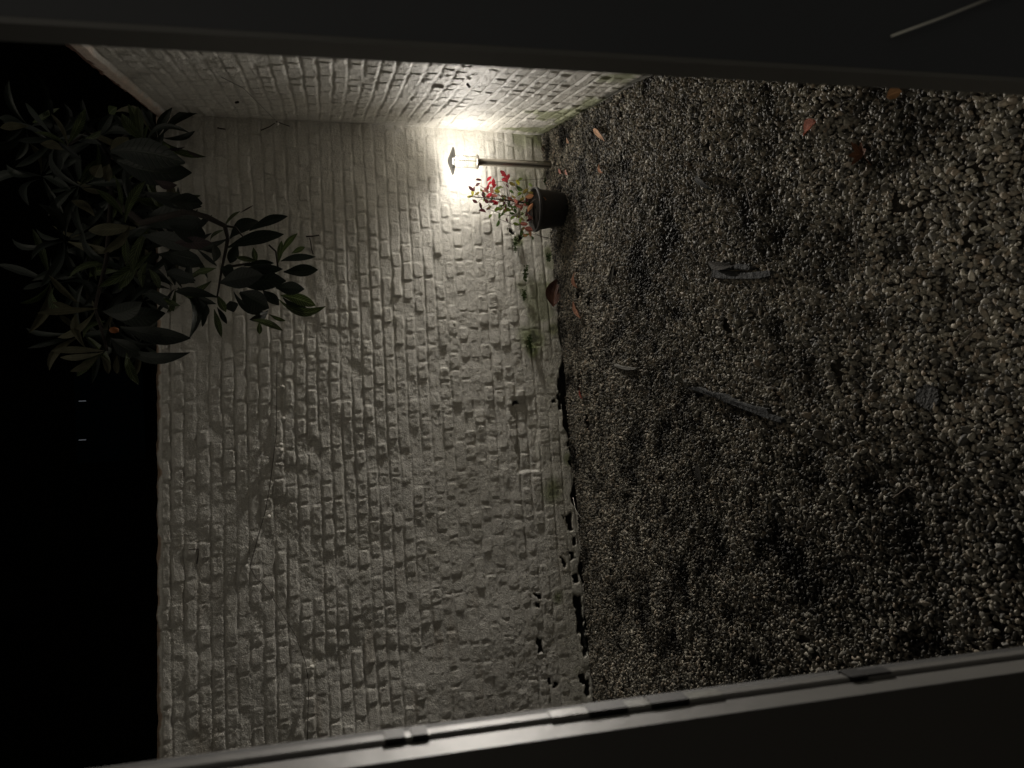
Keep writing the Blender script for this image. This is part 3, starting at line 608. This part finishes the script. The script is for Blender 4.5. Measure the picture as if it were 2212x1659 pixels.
# large leaf leaning on the wall foot
bl = leafmat('brown_curled_leaf', (.07, .026, .016), vein=(.16, .07, .04), rough=.55, trans=.1)
q = MB(); q.leaf(wp(*D(1196, 663), .03), wp(*D(1208, 600), .05), .10, bend=.05, fold=.3, roll=.3, n=10, wob=.04, shape=.9); q.leaf(wp(*D(1212, 650), .05), wp(*D(1214, 618), .08), .05, n=8, wob=.03, m=0)
tag(q.build('dead_leaf', bl), 'large curled brown leaf leaning against the foot of the long wall', 'leaf')
dead([(1243, 585), (1247, 622)], .03, (.13, .06, .035), 'dead_leaf', 'slim brown leaf on gravel just below the large curled leaf')
dead([(1238, 650), (1255, 688)], .03, (.16, .08, .05), 'dead_leaf', 'tan leaf standing in gravel beside the large curled leaf')
dead([(1325, 570), (1318, 622)], .035, (.02, .018, .012), 'dead_leaf', 'nearly black leaf on gravel in front of the curled leaf')
dead([(1351, 670), (1352, 700)], .03, (.02, .018, .012), 'dead_leaf', 'small black leaf alone on gravel below the wall middle')
dead([(1281, 280), (1306, 305)], .03, (.40, .24, .15), 'dead_leaf', 'pale orange-tan leaf on gravel below the side wall')
dead([(1738, 285), (1762, 262)], .045, (.22, .06, .03), 'dead_leaf', 'rust red leaf on pale gravel near the side wall')
dead([(1880, 355), (1848, 312)], .06, (.10, .045, .025), 'dead_leaf', 'brown lobed maple leaf on the near gravel', maple=True)
dead([(1948, 198), (1915, 210)], .03, (.28, .15, .07), 'dead_leaf', 'orange-brown leaf at the edge of the door leaf')
dead([(1252, 838), (1258, 862)], .025, (.20, .05, .035), 'dead_leaf', 'small reddish leaf on gravel near the wall foot')
dead([(1502, 385), (1540, 412)], .03, (.02, .022, .018), 'dead_leaf', 'black leaf on gravel straight below the pot', rough=.6)
dead([(1602, 340), (1580, 385)], .025, (.015, .016, .014), 'dead_leaf', 'narrow black leaf on gravel between pot and maple leaf', rough=.3)
dead([(1530, 565), (1590, 570)], .03, (.03, .026, .02), 'dead_leaf', 'curled grey-brown leaf touching the broken slate', rough=.4)
dead([(1508, 1000), (1518, 1045)], .03, (.02, .018, .014), 'dead_leaf', 'black leaf in a hollow of the dark gravel')
dead([(1295, 352), (1302, 374)], .02, (.35, .18, .11), 'dead_leaf', 'little tan leaf close to the foot of the lamp')
for zc, c, t in [((1768, 650), (.45, .20, .16), 'small pink leaf on gravel in front of the lamp foot'), ((1838, 662), (.40, .18, .14), 'tiny pink leaf a little nearer than the one by the lamp foot'), ((1855, 315), (.38, .22, .14), 'small beige leaf on gravel right of the lamp foot'), ((1580, 400), (.04, .02, .012), 'dark brown leaf against the wall foot behind the lamp')]:
    x, y = Z1(*zc); m = leafmat('fallen_'+t.split()[1], c, trans=.2); a = gnd(x-1.3, y-2.5, .014); b = gnd(x+1.3, y+2.5, .024)
    q = MB(); q.leaf(a, b, .022, fold=.2, wob=.04, shape=.9, face=Vector((0, 0, -1))); tag(q.build('dead_leaf', m), t, 'leaf', LG)
slate = material('dark_slate', (.050, .052, .052), .9, .45, 14, .9, 45, spec=.3)
def slab(pts, th, name, label, mat=slate, z0=.008, tilt=0, cat='slate', parts=None):
    n = len(pts); P = [gnd(*D(*c), z0+th) for c in pts]
    bmn = bmesh.new()
    top = [bmn.verts.new(Vector((v.x, v.y, z0+th+tilt*(i/n)+random.uniform(-.001, .001)))) for i, v in enumerate(P)]
    bot = [bmn.verts.new(Vector((v.x, v.y, -.01))) for v in P]
    bmn.faces.new(top); bmn.faces.new(bot[::-1])
    for i in range(n): bmn.faces.new((top[i], bot[i], bot[(i+1) % n], top[(i+1) % n]))
    bmesh.ops.recalc_face_normals(bmn, faces=bmn.faces)
    bmesh.ops.bevel(bmn, geom=[e for e in bmn.edges], offset=.0015, segments=2, affect='EDGES')
    mm = bpy.data.meshes.new(name); bmn.to_mesh(mm); bmn.free(); mm.materials.append(mat)
    o = bpy.data.objects.new(name, mm); col.objects.link(o); tag(o, label, cat); return o
slab([(1537, 583), (1570, 585), (1612, 589), (1662, 584), (1664, 596), (1640, 602), (1600, 603), (1560, 602), (1537, 599)], .016, 'slate_piece', 'straight grey slate strip lying in the gravel, rough chunks along its far edge')
slab([(1541, 573), (1552, 568), (1575, 567), (1580, 571), (1580, 583), (1562, 584), (1545, 582)], .013, 'slate_piece', 'rough grey slate chunk behind the left end of the straight strip')
slab([(1584, 569), (1610, 572), (1620, 577), (1618, 584), (1600, 584), (1585, 582)], .012, 'slate_piece', 'rough grey slate chunk behind the middle of the straight strip')
slab([(1484, 837), (1508, 836), (1530, 846), (1560, 851), (1590, 867), (1625, 877), (1658, 883), (1662, 893), (1688, 905), (1690, 914), (1668, 908), (1640, 898), (1610, 886), (1570, 870), (1540, 858), (1505, 846)][::-1], .014, 'slate_piece', 'long bent dark slate shard with a pointed end', tilt=.008)
slab([(1324, 786), (1336, 790), (1350, 793), (1372, 795), (1373, 799), (1350, 799), (1330, 793)], .016, 'stone_chip', 'small pale stone flake lying near the wall', material('pale_stone', (.16, .155, .14), .6, .2, 40), cat='stone')
slab([(1980, 838), (2000, 830), (2025, 842), (2030, 870), (2008, 888), (1985, 876), (1975, 858)], .003, 'dark_hole_patch', 'round dark hole in the near gravel, drawn as a flat black patch', material('hole_darkness', (.012, .011, .009), .8, .5, 60, 1, 90), z0=.009, cat='dark hole')  # shade of a hole in the gravel, painted as a thin black slab
slab([(1870+24, 1396-50), (1905, 1344), (1908, 1352), (1896, 1355)], .004, 'stone_chip', 'pale round stone in the dark gravel near the door frame', material('pale_stone_b', (.34, .33, .26), .6, .2, 40), cat='stone')
tg = material('dry_twig', (.11, .085, .06), .8, .3, 40)
TW = [([(1420, 600), (1440, 597), (1475, 596)], 'dark twig on gravel left of the straight slate strip'), ([(1655, 570), (1668, 600), (1680, 640)], 'thin twig crossing the right end of the straight slate strip'), ([(1690, 600), (1700, 625), (1698, 650)], 'thin straw stalk beyond the right end of the straight slate strip'),
      ([(1440, 690), (1450, 740), (1448, 800)], 'long straight dark twig in the middle of the gravel'), ([(1410, 180), (1428, 200), (1450, 225)], 'twig on gravel below the side wall'), ([(1610, 400), (1622, 450), (1640, 480)], 'bent straw stalk on gravel below the pot'),
      ([(1560, 1083), (1600, 1096)], 'pale straw stalk on the dark gravel in front of the wall'), ([(1238, 1075), (1243, 1100), (1256, 1120)], 'white curled stalk hanging at the dark wall foot'), ([(1842, 455), (1850, 520), (1848, 600)], 'long dry stalk on the near gravel'),
      ([(2120, 700), (2080, 740), (2050, 790)], 'brown stalk on gravel at the near edge'), ([(1545, 1240), (1580, 1275), (1590, 1300)], 'thin twig on dark gravel near the door frame'), ([(1930, 1075), (1965, 1050), (1990, 1060)], 'brown bent twig on near dark gravel')]
for pts, t in TW:
    q = MB(); P = [gnd(*D(*c), .016+.006*(i % 2)) for i, c in enumerate(pts)]
    q.tube(P, [.0016]*(len(P)-1)+[.0008], 5); tag(q.build('twig', knob if 'white' in t else tg), t, 'twig')

# ------------------------------------------------------------------ doorway the photo is taken from
dark = material('unlit_interior_dark', (.012, .011, .009), .7, .15, 3)  # darkness of the unlit interior put into a near-black colour
alu = material('white_door_frame_paint', (.16, .156, .145), .5, .08, 8, .08, 30)
gask = material('rubber_gasket', (.012, .011, .010), .6, .2, 30)
metp = material('zinc_plate', (.22, .22, .19), .45, .15, 60, .1, 90)
def vline(p0, p1, yy):
    n = Vector((0, 1, 0)); A = onplane(p0[0], p0[1], Vector((0, yy, 0)), n); Bq = onplane(p1[0], p1[1], Vector((0, yy, 0)), n)
    return lambda z: A+(Bq-A)*((z-A.z)/(Bq.z-A.z))
outer = vline((130, 768), (1024, 649.5), .625)
def zat(x, y=700):      # world height on the jamb for image column x
    return onplane(x, y, Vector((0, .62, 0)), Vector((0, 1, 0))).z
ZT = 2.25
df = empty('door_frame', (outer(0).x, .6, 0)); tag(df, 'white door frame jamb with strike plates on the left of the open doorway', 'door frame')
def vert_profile(prof, mat, name, parent, z0=0, z1=ZT, line=outer):
    q = MB(); a, b = line(z0), line(z1)
    q.prism([(a.x+dx, dy, z0) for dx, dy in prof], [(b.x+dx, dy, z1) for dx, dy in prof]); return q.build(name, mat, parent, smooth=False)
vert_profile([(0, .6252), (-.03, .6252), (-.03, .613), (-.002, .613), (0, .6155)], alu, 'outer_rebate', df)
vert_profile([(-.0045, .6128), (-.03, .6128), (-.03, .6092), (-.0045, .6092)], gask, 'gasket', df)
vert_profile([(-.003, .609), (-.03, .609), (-.03, .584), (-.003, .584)], alu, 'inner_rebate', df)
def plate(x0, x1, y0, y1, dx, mat, name):
    vert_profile([(dx, y1), (-.02, y1), (-.02, y0), (dx, y0)], mat, name, df, zat(x1), zat(x0))
plate(549, 720, .6135, .6265, .0008, metp, 'strike_plate')
for x0, x1 in [(383, 403), (410, 426), (586, 625), (648, 686), (846, 864)]:
    plate(x0, x1, .613, .630, .0014, gask, 'latch_keep')
plate(382, 428, .6135, .620, .0006, metp, 'keep_plate'); plate(862, 888, .6135, .6265, .0012, gask, 'latch_keep')
hs = empty('house', (0, .6, 0)); tag(hs, 'dark unlit house wall around the open doorway, near left edge', 'house')
a0, a1 = outer(0), outer(ZT)
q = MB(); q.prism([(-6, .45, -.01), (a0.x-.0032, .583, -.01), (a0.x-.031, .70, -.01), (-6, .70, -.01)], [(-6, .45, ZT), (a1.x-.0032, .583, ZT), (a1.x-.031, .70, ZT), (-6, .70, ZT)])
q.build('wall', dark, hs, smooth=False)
q = MB(); q.box((-6, .45, ZT+.001), (3.2, .70, 7.4)); q.build('upper_wall', dark, hs, smooth=False)  # out of view; added this tall to cut off the sun lamp
re = vline((0, 41), (1024, 95), .63)
dl = empty('door_leaf', (re(0).x, .6, 0)); tag(dl, 'dark open door leaf filling the right side of the doorway', 'door')
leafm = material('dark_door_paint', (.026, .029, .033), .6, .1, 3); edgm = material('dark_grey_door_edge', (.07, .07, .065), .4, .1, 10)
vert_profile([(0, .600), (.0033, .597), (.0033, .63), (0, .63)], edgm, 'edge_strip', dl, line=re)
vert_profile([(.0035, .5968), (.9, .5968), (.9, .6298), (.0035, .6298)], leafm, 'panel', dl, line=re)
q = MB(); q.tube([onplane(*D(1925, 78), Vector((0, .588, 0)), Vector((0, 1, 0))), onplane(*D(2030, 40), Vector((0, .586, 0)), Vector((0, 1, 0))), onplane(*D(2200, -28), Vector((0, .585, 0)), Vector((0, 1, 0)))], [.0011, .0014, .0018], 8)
q.build('reflection_streak', material('pale_reflection', (.30, .30, .27), .5, .1, 20), dl)  # pale reflection on the door leaf, built as a thin tube
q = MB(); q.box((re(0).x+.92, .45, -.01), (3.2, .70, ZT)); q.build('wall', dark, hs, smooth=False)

# ------------------------------------------------------------------ what stands beyond the wall
nb = empty('neighbouring_house', (-.6, 9, 0)); tag(nb, 'black silhouette of a neighbouring house with a faint window above the wall', 'house')
fac = material('night_facade', (.0012, .0012, .001), .9, .2, 2, spec=0); win = material('dark_window_glass', (.0012, .0024, .0034), .9, .2, 2, spec=0)
q = MB(); q.box((-12, 9, -.01), (12, 12, 11)); q.build('wall', fac, nb, smooth=False)  # night darkness put in the colour; widened to hide the fill sky
def np_(x, y, yy=8.98): return onplane(*D(x, y), Vector((0, yy, 0)), Vector((0, 1, 0)))
A_, B_ = np_(170, 1000), np_(310, 800)
q = MB(); q.box((min(A_.x, B_.x), 8.93, min(A_.z, B_.z)), (max(A_.x, B_.x), 8.98, max(A_.z, B_.z))); w_ = q.build('window', win, nb, smooth=False)
gm = bpy.data.materials.new('window_glint'); gm.use_nodes = True; e_ = gm.node_tree.nodes['Principled BSDF']; e_.inputs['Base Color'].default_value = (0, 0, 0, 1); e_.inputs['Specular IOR Level'].default_value = 0; e_.inputs['Emission Color'].default_value = (.85, .9, 1, 1); e_.inputs['Emission Strength'].default_value = .06  # glints on the window pane, drawn as faintly glowing strips
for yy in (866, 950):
    P = np_(178, yy, 8.92); q = MB(); q.box((P.x-.007, 8.915, P.z-.035), (P.x+.004, 8.925, P.z+.035)); q.build('glint_strip', gm, nb, smooth=False)

# ------------------------------------------------------------------ light: night sky, very weak warm directional light from the house side
w = bpy.data.worlds.new('World'); sc.world = w; w.use_nodes = True; nt = w.node_tree
sky = nt.nodes.new('ShaderNodeTexSky'); sky.sky_type = 'NISHITA'; sky.sun_disc = False
EL, AZ = R_(52), R_(203)      # light comes from behind and left of the camera
sky.sun_elevation = EL; sky.sun_rotation = AZ
hs_ = nt.nodes.new('ShaderNodeHueSaturation'); hs_.inputs['Saturation'].default_value = .0
tn = nt.nodes.new('ShaderNodeMix'); tn.data_type = 'RGBA'; tn.blend_type = 'MULTIPLY'; tn.inputs[0].default_value = 1; tn.inputs[7].default_value = (1, .93, .83, 1)
bg = nt.nodes['Background']; nt.links.new(sky.outputs[0], hs_.inputs['Color']); nt.links.new(hs_.outputs[0], tn.inputs[6]); nt.links.new(tn.outputs[2], bg.inputs[0]); bg.inputs[1].default_value = .027
sd = bpy.data.lights.new('sun', 'SUN'); sd.energy = .30; sd.angle = R_(40); sd.color = (1, .90, .72)
so = bpy.data.objects.new('sun', sd); col.objects.link(so)
sv = Vector((math.sin(AZ)*math.cos(EL), math.cos(AZ)*math.cos(EL), math.sin(EL)))
so.rotation_euler = sv.to_track_quat('Z', 'Y').to_euler()

sc.view_settings.view_transform = 'Standard'; sc.view_settings.look = 'None'; sc.view_settings.exposure = 0
sc.cycles.use_denoising = True; sc.cycles.max_bounces = 6; sc.cycles.diffuse_bounces = 4; sc.cycles.transparent_max_bounces = 8
sc.cycles.caustics_reflective = False; sc.cycles.caustics_refractive = False
